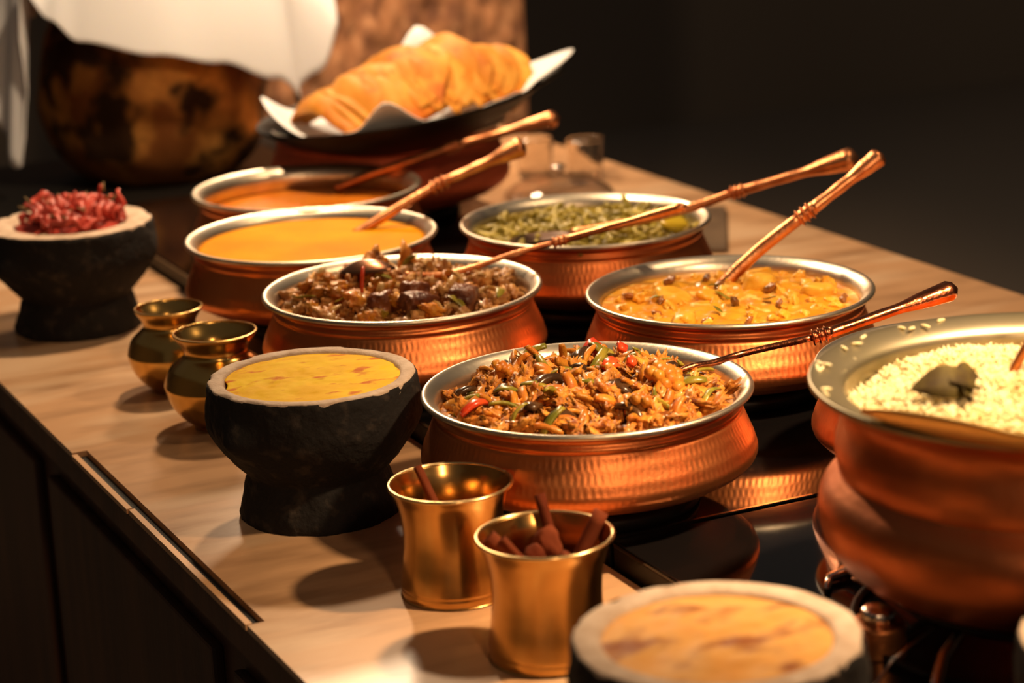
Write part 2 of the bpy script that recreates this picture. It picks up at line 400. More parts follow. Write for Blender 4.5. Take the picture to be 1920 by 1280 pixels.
# ------------------------------------------------------------------ ladles
KNOB = mat('ladle_knob_copper', (.85, .42, .20), .30, 1, c2=(.60, .22, .09), nscale=50, bump=.35, bscale=150)
def interp(P, n):
    return smooth_prof([tuple(p) for p in P], n)
def ladle(label, pts, collar, stem_r, han_r, knob_r, bowl=None, group='carved copper ladles', m=None, bowl_m=None):
    """pts: polyline, collar: index of the point where the collar sits"""
    m = m or antique
    base = Vector(pts[0])
    t = thing('ladle', label, 'ladle', tuple(base), 0, group)
    P = [Vector(p)-base for p in pts]
    S = [Vector(p) for p in interp(P[:collar+1], 6)]
    obj('stem', tube(S, [stem_r*(1+.10*(i % 9 == 4)) for i in range(len(S))], 12), m, t)
    c0, c1 = P[collar], P[collar+1]; d = (c1-c0).normalized(); L0 = max(.018, (c1-c0).length)
    C, Rr = [], []
    for i in range(33):
        x = i/32; C.append(c0+d*(x*L0-.002)); Rr.append(han_r*(.95+.38*max(0, math.sin(x*3*2*PI))**1.5)*(1 if 0 < i < 32 else .8))
    obj('collar', tube(C, Rr, 16), m, t)
    e = P[-1]; H, Rr = [], []; b0 = c0+d*(L0-.004); n = 30
    for i in range(n+1):
        x = i/n; H.append(b0.lerp(e, x)); fl = max(0, (x-.45)/.55)
        r = han_r*(.95+.05*math.sin(x*20))+(knob_r-han_r)*(3*fl*fl-2*fl**3)
        if x > .90: r = knob_r*math.sqrt(max(.02, 1-((x-.90)/.10)**2))
        Rr.append(r)
    obj('handle', tube(H, Rr, 16, flat=.85), m, t)
    if bowl:
        c, ax, ln, wd, dp = bowl; c = Vector(c)-base; ax = Vector(ax).normalized(); sd = ax.cross(Vector((0, 0, 1))).normalized(); up = sd.cross(ax)
        vs, fs = [], []; nr, ns = 7, 28
        for side in (0, 1):
            for i in range(nr+1):
                q = i/nr
                for k in range(ns):
                    a = 2*PI*k/ns
                    vs.append(c+ax*math.cos(a)*q*ln+sd*math.sin(a)*q*wd*(1+.15*math.cos(a))+up*(-dp*(1-q*q)-.0016*side*(1 if q < 1 else .6)))
        for side in (0, 1):
            o_ = side*(nr+1)*ns
            for i in range(nr):
                for k in range(ns):
                    k2 = (k+1) % ns; f = (o_+i*ns+k, o_+i*ns+k2, o_+(i+1)*ns+k2, o_+(i+1)*ns+k)
                    fs.append(f if side == 0 else tuple(reversed(f)))
        e0, e1 = nr*ns, (nr+1)*ns+nr*ns
        for k in range(ns):
            k2 = (k+1) % ns; fs.append((e0+k, e0+k2, e1+k2, e1+k))
        me = mesh('ladle_bowl', vs, fs); bm = bmesh.new(); bm.from_mesh(me); bmesh.ops.remove_doubles(bm, verts=bm.verts, dist=1e-5); bmesh.ops.recalc_face_normals(bm, faces=bm.faces); bm.to_mesh(me); bm.free()
        obj('bowl', me, bowl_m or m, t)
    return t
ladle('dark copper ladle lying in the mixed stir fry', [(.972, 1.793, 1.032), (1.009, 1.785, 1.046), (1.040, 1.789, 1.0455), (1.075, 1.794, 1.0475), (1.134, 1.766, 1.060), (1.147, 1.761, 1.063), (1.276, 1.738, 1.092)], 4, .0032, .0062, .0125,
      ((.955, 1.797, 1.030), (1, -.1, -.2), .030, .020, .009), m=mat('dark_copper_handle', (.50, .17, .08), .24, 1, c2=(.30, .09, .04), nscale=60, bump=.35, bscale=200))
ladle('copper ladle standing in the chunky yellow curry', [(1.240, 2.133, 1.008), (1.288, 2.122, 1.050), (1.334, 2.103, 1.087), (1.350, 2.096, 1.099), (1.430, 2.085, 1.149)], 2, .0072, .0080, .0135)
ladle('long copper ladle scooping the dark meat', [(.942, 2.292, 1.043), (.984, 2.284, 1.038), (1.025, 2.273, 1.045), (1.066, 2.276, 1.051), (1.113, 2.263, 1.060), (1.127, 2.259, 1.063), (1.236, 2.178, 1.101)], 4, .0030, .0052, .0072,
      ((.912, 2.325, 1.046), (-.45, .75, -.1), .036, .024, -.012), bowl_m=mat('stained_ladle_bowl', (.28, .12, .06), .3, 1))
ladle('copper ladle reaching from the green beans to upper right', [(1.212, 2.420, 1.028), (1.285, 2.380, 1.041), (1.338, 2.362, 1.051), (1.388, 2.335, 1.069), (1.402, 2.325, 1.074), (1.506, 2.246, 1.112)], 3, .0055, .0072, .0175,
      ((1.185, 2.445, 1.024), (-.6, .6, -.1), .040, .028, .008), bowl_m=mat('dark_ladle_bowl', (.10, .06, .04), .3, 1))
ladle('bright copper ladle dipped in smooth orange curry', [(1.010, 2.620, 1.016), (1.070, 2.614, 1.044), (1.117, 2.607, 1.065), (1.137, 2.598, 1.075), (1.228, 2.567, 1.112)], 2, .0062, .0078, .0170)
ladle('farthest copper ladle, in the low red curry', [(1.118, 2.949, 1.008), (1.160, 2.918, 1.028), (1.205, 2.886, 1.045), (1.250, 2.860, 1.061), (1.264, 2.853, 1.066), (1.378, 2.772, 1.101)], 3, .0062, .0078, .0150)

# ------------------------------------------------------------------ food
def ico(sub=2):
    bm = bmesh.new(); bmesh.ops.create_icosphere(bm, subdivisions=sub, radius=1); return bm
def blob(seed, sx, sy, sz, amp=.35, fq=1.6, sub=3, box_=0):
    bm = ico(sub)
    for v_ in bm.verts:
        d = v_.co.copy()
        if box_:
            m_ = max(abs(d.x), abs(d.y), abs(d.z)); d = d.lerp(d/m_*.8, box_)
        k = 1+amp*noise.noise(v_.co*fq+Vector((seed*3.7, seed, 0)))+amp*.5*noise.noise(v_.co*fq*2.7+Vector((seed, 0, 9)))
        v_.co = Vector((d.x*sx, d.y*sy, d.z*sz))*k
    me = bpy.data.meshes.new('blob'); bm.to_mesh(me); bm.free(); me.polygons.foreach_set('use_smooth', [True]*len(me.polygons)); return me
def strip(seed, L, w_, th, curve=.6, taper=.3, segs=9):
    r_ = random.Random(seed); vs, fs = [], []
    for i in range(segs+1):
        x = i/segs-.5; a = curve*x*2; ww = w_*(1-taper*abs(2*x)**2)*(1+.15*noise.noise(Vector((x*4, seed, 0))))
        cx, cz = L*math.sin(a)/max(curve*2, .01), -L*(1-math.cos(a))/max(curve*2, .01)*1.6
        tw = .5*noise.noise(Vector((x*2.2, seed, 3)))
        for (p, q) in ((-.5, -.5), (-.5, .5), (0, .62), (.5, .5), (.5, -.5)):
            y, z = p*ww, q*th
            vs.append((cx, y*math.cos(tw)-z*math.sin(tw), cz+y*math.sin(tw)+z*math.cos(tw)))
    for i in range(segs):
        for k in range(5):
            k2 = (k+1) % 5; fs.append((i*5+k, (i+1)*5+k, (i+1)*5+k2, i*5+k2))
    fs.append((0, 1, 2, 3, 4)); n = segs*5; fs.append((n+4, n+3, n+2, n+1, n))
    me = mesh('strip', vs, fs); bm = bmesh.new(); bm.from_mesh(me); bmesh.ops.recalc_face_normals(bm, faces=bm.faces); bm.to_mesh(me); bm.free(); return me
def floret(seed, s):
    bm = bmesh.new(); r_ = random.Random(seed)
    def ball(c, rad):
        g = bmesh.ops.create_icosphere(bm, subdivisions=2, radius=rad)['verts']
        for v_ in g: v_.co = v_.co*(1+.25*noise.noise(v_.co*180+Vector((seed, 0, 0))))+Vector(c)
    for i in range(11):
        a = i*2.4; q = math.sqrt(i/11)*.75*s; ball((math.cos(a)*q, math.sin(a)*q, s*.45*(1-(q/s)**2)), s*.34*r_.uniform(.8, 1.15))
    g = bmesh.ops.create_cone(bm, segments=10, radius1=s*.28, radius2=s*.55, depth=s*.9)['verts']
    for v_ in g: v_.co.z -= s*.25
    me = bpy.data.meshes.new('floret'); bm.to_mesh(me); bm.free(); me.polygons.foreach_set('use_smooth', [True]*len(me.polygons)); return me
def bean(seed, L, r_):
    n = 8; P = [(L*(i/n-.5), .18*L*math.sin(PI*i/n)*math.sin(seed), 0) for i in range(n+1)]
    return tube(P, [r_*(.9 if 0 < i < n else .62)*(1+.08*math.sin(i*2.1+seed)) for i in range(n+1)], 8)
def chilli(seed, L, r_):
    n = 12; c = .5+.5*math.sin(seed*2.3)
    P = [(L*(i/n-.5), .35*L*c*math.sin(PI*i/n), .12*L*math.sin(i*1.1+seed)) for i in range(n+1)]
    return tube(P, [r_*(.25+.9*math.sin(PI*min(1, (i+1.2)/n*.82)))*(1+.22*math.sin(i*2.7+seed)) for i in range(n+1)], 8, flat=.65)
def leaf(seed, L, w_):
    vs, fs = [], []; n = 8
    for i in range(n+1):
        x = i/n; ww = w_*math.sin(PI*min(.98, max(.02, x)))**.8/2; z = .15*L*math.sin(x*3+seed)
        for y in (-1, 0, 1): vs.append((L*(x-.5), y*ww, z+abs(y)*ww*.35))
    m_ = len(vs); vs += [(x, y, z-.0005) for x, y, z in vs]
    for i in range(n):
        for k in (0, 1):
            a = i*3+k; fs.append((a, a+3, a+4, a+1)); fs.append((m_+a+1, m_+a+4, m_+a+3, m_+a))
        a = i*3; fs.append((a+3, a, m_+a, m_+a+3)); fs.append((a+2, a+5, m_+a+5, m_+a+2))
    return mesh('leaf', vs, fs)

fry = mat('masala_coated', (.44, .135, .018), .38, 0, c2=(.66, .28, .04), nscale=110, c3=(.14, .030, .006), n3=70, r3=(.55, .68), bump=.9, bscale=260, coat=.12, spec=.3, rnd=.3)
fryy = mat('golden_vegetable', (.52, .22, .022), .36, 0, c2=(.46, .13, .015), nscale=80, bump=.6, bscale=200, coat=.12, spec=.3, rnd=.25)
greenp = mat('green_pepper', (.13, .13, .012), .3, 0, c2=(.34, .26, .03), nscale=60, bump=.3, bscale=150, coat=.12, spec=.3, rnd=.3)
redp = mat('red_pepper', (.62, .035, .012), .28, 0, c2=(.75, .10, .02), nscale=50, coat=.12, spec=.3, rnd=.15)
darkp = mat('dark_aubergine', (.028, .014, .008), .25, 0, c2=(.10, .045, .015), nscale=60, coat=.12, spec=.3, rnd=.3)
meatm = mat('dark_braised_meat', (.085, .020, .008), .34, 0, c2=(.22, .07, .025), nscale=70, bump=.9, bscale=220, coat=.12, spec=.3, rnd=.25)
meatl = mat('browned_meat', (.34, .115, .028), .36, 0, c2=(.62, .33, .10), nscale=80, bump=.9, bscale=240, coat=.12, spec=.3, rnd=.3)
onion = mat('pale_onion', (.62, .42, .17), .35, 0, c2=(.45, .22, .05), nscale=60, coat=.12, spec=.3, rnd=.2)
beanm = mat('green_bean', (.30, .24, .022), .5, 0, c2=(.50, .40, .07), nscale=60, coat=.2, rnd=.35)
beanp = mat('pale_seed', (.46, .38, .14), .5, 0, rnd=.25)
limem = mat('yellow_lime', (.62, .46, .02), .35, 0, coat=.4)
chm = mat('dried_red_chilli', (.34, .028, .016), .38, 0, c2=(.62, .10, .07), nscale=70, bump=.5, bscale=160, coat=.12, spec=.3, rnd=.3)
stalk = mat('chilli_stalk', (.22, .14, .05), .7)
potm = mat('curry_potato', (.80, .47, .06), .38, 0, c2=(.72, .32, .02), nscale=50, coat=.12, spec=.3, rnd=.12)
cinn = mat('cinnamon_bark', (.11, .020, .007), .85, 0, spec=.08, c2=(.16, .038, .015), nscale=60, stretch=(1, 1, .2), bump=.6, bscale=200, rnd=.2)

def heap(P, n, rmax, hf, variants, m, name, label, cat, group, tilt=.6, lift=0, rmin=0, avoid=0, sec=None, seed=0):
    rr = random.Random(seed*31+n); out = []; tries = 0
    for me in variants:
        if not me.materials: me.materials.append(m)
    while len(out) < n and tries < n*60:
        tries += 1
        a = rr.uniform(*(sec or (0, 2*PI))); q = math.sqrt(rr.uniform((rmin/rmax)**2, 1))*rmax
        x, y = q*math.cos(a), q*math.sin(a)
        if avoid and any((x-a_)**2+(y-b_)**2 < avoid**2 for a_, b_ in out): continue
        out.append((x, y))
        o = obj(name, rr.choice(variants), None, None, (P[0]+x, P[1]+y, hf(x, y)+lift+rr.uniform(-.001, .003)), (rr.gauss(0, tilt), rr.gauss(0, tilt), rr.uniform(0, 2*PI)))
        s_ = rr.uniform(.8, 1.25); o.scale = (s_, s_, s_)
        px_, py_ = x*.906-y*.423, x*.423+y*.906
        sec_ = 'middle' if math.hypot(x, y) < rmax*.45 else ('right side' if px_ > abs(py_) else 'left side' if -px_ > abs(py_) else 'far side' if py_ > 0 else 'near side')
        tag(o, label+', '+sec_, cat, group)
    return out

# --- stir fry
def hv(x, y):
    q = math.hypot(x, y)/.135
    return 1.0225+.014*(1-q*q)+.006*nz(x, y, 0, 22, 8)-.012*math.exp(-((x+.085)**2+(y-.06)**2)/.0012)-.012*math.exp(-((x-.115)**2+(y-.01)**2)/.0006)
fill('stir_fry_masala', 'coarse orange brown masala around the stir fried pieces', 'masala', *P_VEG, 1.015, .1375, fry, .006, 60, .016, 11, n=60, segs=160)
G = 'pieces in the stir fry pot'
heap(P_VEG, 210, .130, hv, [blob(i, .0085+.003*(i % 3), .0060, .0045, .9, 2.6) for i in range(9)], fry, 'stir_fry_chunk', 'knobbly masala-coated chunk in the stir fry pot', 'vegetable', 'masala chunks in the stir fry', avoid=.0070, seed=1)
heap(P_VEG, 60, .122, hv, [strip(i, .026, .008, .004, .25+.15*(i % 3)) for i in range(6)], fryy, 'vegetable_strip', 'golden vegetable strip tangled in the stir fry', 'vegetable', 'golden strips in the stir fry', tilt=.7, lift=.006, avoid=.010, seed=2)
heap(P_VEG, 28, .122, hv, [strip(i+20, .036, .007, .0024, .45) for i in range(5)], greenp, 'green_pepper_strip', 'green pepper strip in the stir fry', 'vegetable', 'green pepper strips', tilt=.6, lift=.008, avoid=.02, seed=3)
heap(P_VEG, 12, .112, hv, [strip(i+40, .036, .015, .006, .6) for i in range(4)], darkp, 'aubergine_slice', 'dark aubergine slice in the stir fry', 'vegetable', 'dark slices in the stir fry', tilt=.5, lift=.005, avoid=.03, seed=4)
for k, (x, y, lb, L, a) in enumerate(((.055, .088, 'large red pepper square at the far rim of the stir fry', .026, .4), (.078, .075, 'small red pepper tip beside the largest red square', .014, 1.2),
                                (.033, .012, 'red pepper piece in the middle of the stir fry', .018, .2), (-.118, -.010, 'thin red chilli strip at the left of the stir fry', .030, .2), (.052, .006, 'red pepper piece by the ladle stem', .014, .9))):
    o = obj('red_pepper_piece', strip(60+k, L, L*.75 if k != 3 else .007, .004, .5), redp, None, (P_VEG[0]+x, P_VEG[1]+y, hv(x, y)+.013), (.5, -.2, a)); tag(o, lb, 'vegetable')
for k, (x, y, s_, lb) in enumerate(((.055, -.048, .021, 'large orange cauliflower floret right of centre in the stir fry'), (-.045, .088, .014, 'small cauliflower floret at the far left rim'), (.002, -.098, .016, 'cauliflower floret at the near rim'))):
    o = obj('cauliflower_floret', floret(k, s_), fryy, None, (P_VEG[0]+x, P_VEG[1]+y, hv(x, y)+.008), (.5, .2, k)); tag(o, lb, 'vegetable')
# --- meat
def hm(x, y):
    q = math.hypot(x, y)/.135
    return 1.021+.012*(1-q*q)+.005*nz(x, y, 0, 20, 3)
fill('meat_masala', 'reddish brown minced masala under the braised meat', 'masala', *P_MEAT, 1.012, .137, meatl, .006, 60, .016, 13, n=60, segs=140)
heap(P_MEAT, 110, .128, hm, [blob(i+9, .010, .007, .0055, .95, 2.4) for i in range(8)], meatl, 'browned_meat_piece', 'browned minced meat lump in the braised meat pot', 'meat', 'browned lumps in the meat pot', avoid=.009, seed=5)
heap(P_MEAT, 26, .12, hm, [strip(i+70, .024, .008, .003, .6) for i in range(5)], onion, 'onion_slice', 'pale fried onion slice in the meat pot', 'vegetable', 'onion slices in the meat pot', tilt=.7, lift=.006, avoid=.018, seed=6)
heap(P_MEAT, 9, .12, hm, [leaf(i, .024, .010) for i in range(3)], greenp, 'curry_leaf', 'green curry leaf in the meat pot', 'leaf', 'curry leaves in the meat pot', tilt=.5, lift=.010, avoid=.03, seed=7)
for k, (x, y, sx, lb) in enumerate(((-.020, -.088, .022, 'largest glossy dark meat chunk at the near rim'), (.035, -.086, .026, 'dark meat chunk right of the largest one at the near rim'), (-.005, -.045, .018, 'dark meat chunk behind the two rim chunks'), (-.052, -.062, .014, 'dark meat chunk left of the near rim chunks'))):
    o = obj('meat_chunk', blob(90+k, sx, .017, .015, .25, 1.3, 4, .6), meatm, None, (P_MEAT[0]+x, P_MEAT[1]+y, hm(x, y)+.006), (.1, .15, k*.7+.3)); tag(o, lb, 'meat')
for k, (x, y, lb) in enumerate(((.008, .098, 'orange meat piece standing at the far rim'), (.048, .098, 'pointed orange meat piece right of its standing twin'))):
    o = obj('standing_piece', blob(100+k, .015, .010, .026, .6, 1.5, 3), fry, None, (P_MEAT[0]+x, P_MEAT[1]+y, 1.030), (0, .2-.4*k, k)); tag(o, lb, 'meat')
o = obj('onion_ring', lathe(smooth_prof([(.006, 0), (.009, .003), (.012, 0), (.009, -.003), (.006, 0)], 3), 24), fryy, None, (P_MEAT[0]+.048, P_MEAT[1]-.025, hm(.048, -.025)+.012), (.6, .3, 0)); tag(o, 'golden ring of fried onion right of the ladle bowl', 'vegetable')
o = obj('red_chilli_sliver', strip(7, .03, .0045, .003, .3), redp, None, (P_MEAT[0]-.050, P_MEAT[1]-.010, hm(-.05, -.01)+.022), (0, -1.0, 1.0)); tag(o, 'thin red chilli sliver leaning on the meat ladle bowl', 'vegetable')
heap(P_MEAT, 16, .118, hm, [blob(i+60, .012, .009, .006, .8, 2.2) for i in range(4)], fryy, 'golden_vegetable_piece', 'golden vegetable piece among the braised meat', 'vegetable', 'golden pieces in the meat pot', lift=.006, avoid=.025, sec=(1.6, 4.6), seed=15)
# --- green beans
def hg(x, y):
    return 1.003+.16*max(0, (x+.02)*.906*0+(.5*x+.2*y)+.03)*.5+.012*math.exp(-((x-.03)**2+(y-.0)**2)/.005)+.003*nz(x, y, 0, 25, 4)
fill('bean_base', 'chopped green vegetable mash beneath the beans', 'vegetables', *P_GRN, 1.003, .140, beanm, .004, 60, .006, 14, n=50, segs=120)
heap(P_GRN, 250, .132, lambda x, y: hg(x, y)+.006, [bean(i, .022, .0036) for i in range(6)], beanm, 'green_bean_piece', 'chopped green bean piece in the far right copper pot', 'vegetable', 'chopped green beans', tilt=.4, lift=.003, avoid=.0068, seed=8)
heap(P_GRN, 90, .13, lambda x, y: hg(x, y)+.009, [blob(i, .005, .004, .003, .3) for i in range(3)], beanp, 'pale_seed', 'pale seed scattered over the chopped green beans', 'seed', 'pale seeds on the beans', avoid=.009, seed=9)
o = obj('lime_slice', lathe([(0, .004), (.010, .0045), (.017, .003), (.019, 0), (.017, -.003), (0, -.004)], 32), limem, None, (P_GRN[0]+.080, P_GRN[1]-.078, 1.032), (.35, .1, 0)); tag(o, 'round yellow lime slice at the right rim of the beans', 'fruit')
# --- curries
cur = mat('orange_curry', (.74, .34, .004), .5, 0, c2=(.68, .24, .003), nscale=9, bump=.15, bscale=22, spec=.02)
fill('orange_curry', 'smooth glossy orange curry with ladle', 'curry', *P_CUR, RZ-.0125, .1370, cur, .0006, 20, 0, 15, n=30)
red = mat('red_curry', (.58, .15, .008), .3, 0, c2=(.65, .22, .02), nscale=22, spec=.3, bump=.5, bscale=60)
fill('red_curry', 'low orange red curry in the farthest copper pot', 'curry', *P_ORG, RZ-.033, .141, red, .002, 40, .002, 16, n=40)
fill('red_curry', 'red curry in the copper pot hidden behind the large rice pot', 'curry', 1.267, 1.690, RZ-.020, .137, red, .002, 40, .002, 19, n=20)
pan = mat('yellow_curry', (.72, .36, .022), .28, 0, c2=(.62, .22, .010), nscale=26, c3=(.86, .58, .16), n3=60, r3=(.56, .66), coat=.12, bump=.8, bscale=90)
fill('yellow_curry', 'chunky yellow curry flecked with oil and herbs', 'curry', *P_PAN, RZ-.0155, .1372, pan, .0035, 55, .004, 17, n=60, segs=150)
pf = lambda x, y: RZ-.0145+.004*(1-(x*x+y*y)/.0188)
for k, (x, y, s_, lb) in enumerate(((-.055, .030, .024, 'pale potato chunk left of the ladle in the yellow curry'), (.055, .030, .026, 'large potato chunk right of the ladle in the yellow curry'), (.090, -.030, .020, 'potato chunk near the right rim of the yellow curry'),
                                (.075, .065, .018, 'potato chunk at the far right rim of the yellow curry'), (-.085, -.050, .016, 'potato chunk at the near left rim of the yellow curry'), (-.020, .010, .015, 'small potato chunk by the ladle tip'))):
    o = obj('potato_chunk', blob(110+k, s_, s_*.75, s_*.55, .3, 1.3, 3, .4), potm, None, (P_PAN[0]+x, P_PAN[1]+y, pf(x, y)), (.1, .1, k)); tag(o, lb, 'vegetable')
heap(P_PAN, 52, .128, lambda x, y: pf(x, y)-.0018, [blob(i+30, .007, .006, .004, .6) for i in range(4)], potm, 'curry_lump', 'small soft lump breaking the yellow curry surface', 'vegetable', 'small lumps in the yellow curry', avoid=.012, seed=10)
heap(P_PAN, 13, .125, pf, [blob(i+40, .0065, .004, .003, .5) for i in range(3)], mat('brown_fleck', (.34, .11, .015), .35, 0, c2=(.16, .06, .01), nscale=60, coat=.5, rnd=.3), 'brown_spice_piece', 'brown fried spice piece in the yellow curry', 'spice', 'brown pieces in the yellow curry', lift=.002, avoid=.02, seed=11)
heap(P_PAN, 5, .11, pf, [leaf(i, .018, .007) for i in range(3)], greenp, 'herb_leaf', 'dark green herb leaf on the yellow curry', 'leaf', 'herb leaves on the yellow curry', tilt=.2, lift=.004, avoid=.04, seed=12)
# --- chillies
def hc(x, y): return 1.034+.014*(1-(x*x+y*y)/.0044)
fill('chilli_bed', 'broken red chilli skins at the bottom of the stone bowl', 'chillies', .712, 2.83, CT+.1325, .070, chm, .003, 60, .008, 18, n=20, segs=60)
C1 = [chilli(i, .052, .0052) for i in range(6)]
for me in C1: me.materials.append(chm)
ST = tube([(0, 0, 0), (.005, .001, .002), (.010, .001, .005)], [.0022, .0012, .001], 6); ST.materials.append(stalk)
rr = random.Random(5)
for k in range(46):
    a = rr.uniform(0, 2*PI); q = math.sqrt(rr.random())*.056; x, y = q*math.cos(a), q*math.sin(a)
    o = obj('dried_chilli', C1[k % 6], None, None, (.712+x, 2.83+y, hc(x, y)+.004+.008*rr.random()), (rr.gauss(0, .35), rr.gauss(0, .35), rr.uniform(0, 6.28)))
    tag(o, 'crinkled dried red chilli heaped in the far left stone bowl', 'chilli', 'dried red chillies')
    obj('stalk', ST, None, o, (.022, .0, 0))
# --- rice
fz = lambda x, y: RPZ-.040+.034*max(0, 1-(x*x+(y-.02)**2)/.0262)+.008*nz(x, y, 0, 16, 21)
ricem = mat('steamed_rice', (.78, .66, .36), .5, 0, c2=(.84, .75, .48), nscale=9, c3=(.78, .52, .16), n3=7, r3=(.58, .75), coat=.15, sub=.15)
vs, fs = [], []; rr = random.Random(3)
n = 40
for i in range(n+1):
    for k in range(96):
        q = .155*i/n; a = 2*PI*k/96; x, y = q*math.cos(a), q*math.sin(a); vs.append((x, y, fz(x, y)-.002))
for i in range(n):
    for k in range(96):
        k2 = (k+1) % 96; fs.append((i*96+k, (i+1)*96+k, (i+1)*96+k2, i*96+k2))
def grain(c, d, s_, L=.0052, r_=.00115):
    d = d.normalized(); p = d.orthogonal().normalized(); q = d.cross(p); b_ = len(vs)
    vs.append(c-d*L*s_)
    for e in (-.45, .45):
        for k in range(5):
            a = 2*PI*k/5; vs.append(c+d*L*s_*e+(p*math.cos(a)+q*math.sin(a))*r_*s_)
    vs.append(c+d*L*s_)
    for k in range(5):
        k2 = (k+1) % 5
        fs.append((b_, b_+1+k2, b_+1+k)); fs.append((b_+1+k, b_+1+k2, b_+6+k2, b_+6+k)); fs.append((b_+6+k, b_+6+k2, b_+11))
for i in range(12000):
    a = rr.uniform(0, 2*PI); q = math.sqrt(rr.random())*.154; x, y = q*math.cos(a), q*math.sin(a)
    grain(Vector((x, y, fz(x, y)+rr.uniform(-.002, .006))), Vector((rr.gauss(0, 1), rr.gauss(0, 1), rr.gauss(0, .7))), rr.uniform(.8, 1.2))
for i in range(60):
    a = rr.uniform(1.4, 3.9); q = rr.uniform(.150, .178); x, y = q*math.cos(a), q*math.sin(a)
    zz = RPZ-.0005 if q > .165 else RPZ-.006-(.165-q)*1.0
    if q > .158: grain(Vector((x, y, zz)), Vector((rr.gauss(0, 1), rr.gauss(0, 1), .1)), 1.1)
o = obj('rice', mesh('rice', vs, fs), ricem, None, (*RP, 0)); tag(o, 'mound of pale steamed rice filling the large copper pot', 'rice', kind='stuff')
for k, (x, y, s_) in enumerate(((-.085, .018, 1), (-.062, .020, .9), (-.074, .002, .7))):
    o = obj('bay_leaf', leaf(k, .050*s_, .030*s_), mat('bay_leaf_brown', (.030, .018, .006), .7, 0, spec=.2, c2=(.09, .07, .012), nscale=40), None, (RP[0]+x, RP[1]+y, fz(x, y)+.008), (.75, .1, -.35+.5*k))
    tag(o, ['largest dark bay leaf standing in the rice', 'dark bay leaf right of the largest one in the rice', 'small dark bay leaf in front of the largest one in the rice'][k], 'leaf', 'bay leaves in the rice')

# serving spoon across the front rim of the rice pot
t = thing('serving_spoon', 'wide golden serving spoon laid along the front rim of the rice pot', 'spoon', (RP[0]-.160, RP[1]-.085, RPZ+.010), -1.25)
def spoon_mesh():
    vs, fs = [], []; n = 14
    for sd in (0, 1):
        for i in range(n+1):
            x = i/n
            wv = .016*math.sqrt(max(0, 1-(2*min(x, .62)/.62-1)**2)) if x < .4 else .016*(1-.75*min(1, ((x-.31)/.5))**1.2)
            wv = max(wv, .0035)
            for k in range(7):
                y = (k/3-1); vs.append((-.12+.27*x, y*wv, -.008*(1-y*y)*min(1, wv/.02)-.0016*sd+.02*max(0, x-.5)))
    for sd in (0, 1):
        b_ = sd*(n+1)*7
        for i in range(n):
            for k in range(6):
                f = (b_+i*7+k, b_+(i+1)*7+k, b_+(i+1)*7+k+1, b_+i*7+k+1); fs.append(f if not sd else tuple(reversed(f)))
    o_ = (n+1)*7
    for i in range(n):
        for k in (0, 6):
            f = (i*7+k, (i+1)*7+k, o_+(i+1)*7+k, o_+i*7+k); fs.append(f if k else tuple(reversed(f)))
    for i in (0, n):
        for k in range(6):
            f = (i*7+k, i*7+k+1, o_+i*7+k+1, o_+i*7+k); fs.append(f)
    return mesh('spoon', vs, fs)
sp = obj('spoon_bowl', spoon_mesh(), mat('golden_spoon', (.86, .54, .18), .42, 1), t, (.05, .0, .0), (-.75, -.03, 0))
obj('spoon_handle', tube([(.195, 0, .018), (.27, .0, .028), (.36, .0, .036)], [.0035, .004, .006], 10), brass, t)
ladle('dark ladle stem standing in the rice at the right edge', [(RP[0]-.020, RP[1]+.028, RPZ-.02), (RP[0]-.010, RP[1]+.020, RPZ+.012), (RP[0]+.012, RP[1]+.014, RPZ+.045), (RP[0]+.020, RP[1]+.012, RPZ+.055), (RP[0]+.10, RP[1]+.0, RPZ+.15)], 2, .004, .006, .012, m=copper_dark)

# --- cinnamon in the tumblers
def cinnamon(label, p0, p1, r_, grp):
    p0, p1 = Vector(p0), Vector(p1); d = p1-p0; L = d.length; vs, fs = [], []; n, k_ = 8, 18
    for i in range(n+1):
        for k in range(k_):
            a = 2*PI*1.25*k/k_; q = r_*(1-.35*k/k_)*(1+.06*noise.noise(Vector((i*.7, k*.5, r_*900))))
            vs.append((q*math.cos(a), q*math.sin(a), L*i/n))
    for i in range(n):
        for k in range(k_-1): fs.append((i*k_+k, i*k_+k+1, (i+1)*k_+k+1, (i+1)*k_+k))
    me = mesh('cinnamon', vs, fs); bm = bmesh.new(); bm.from_mesh(me); bmesh.ops.solidify(bm, geom=bm.faces, thickness=.0009); bm.to_mesh(me); bm.free()
    me.polygons.foreach_set('use_smooth', [True]*len(me.polygons))
    o = obj('cinnamon_stick', me, cinn, None, tuple(p0)); o.rotation_euler = d.to_track_quat('Z', 'Y').to_euler(); tag(o, label, 'spice', grp)
c1 = (.7435, 1.733)
cinnamon('tallest cinnamon stick leaning out of the farther brass tumbler', (c1[0]+.012, c1[1]-.004, CT+.010), (c1[0]-.016, c1[1]+.034, CT+.108), .0048, 'cinnamon in the farther tumbler')
cinnamon('short cinnamon stick against the left wall of the farther tumbler', (c1[0]+.006, c1[1]-.014, CT+.006), (c1[0]-.040, c1[1]-.004, CT+.080), .0046, 'cinnamon in the farther tumbler')
cinnamon('short cinnamon stick against the right wall of the farther tumbler', (c1[0]-.004, c1[1]-.010, CT+.006), (c1[0]+.036, c1[1]-.012, CT+.084), .0050, 'cinnamon in the farther tumbler')
c2 = (.751, 1.566)
cinnamon('thick cinnamon stick leaning to the left rim of the nearer tumbler', (c2[0]+.006, c2[1]-.020, CT+.04), (c2[0]-.043, c2[1]+.016, CT+.104), .0085, 'cinnamon in the nearer tumbler')
cinnamon('thin cinnamon stick beside the thick left one in the nearer tumbler', (c2[0]+.010, c2[1]-.024, CT+.04), (c2[0]-.036, c2[1]+.004, CT+.105), .0042, 'cinnamon in the nearer tumbler')
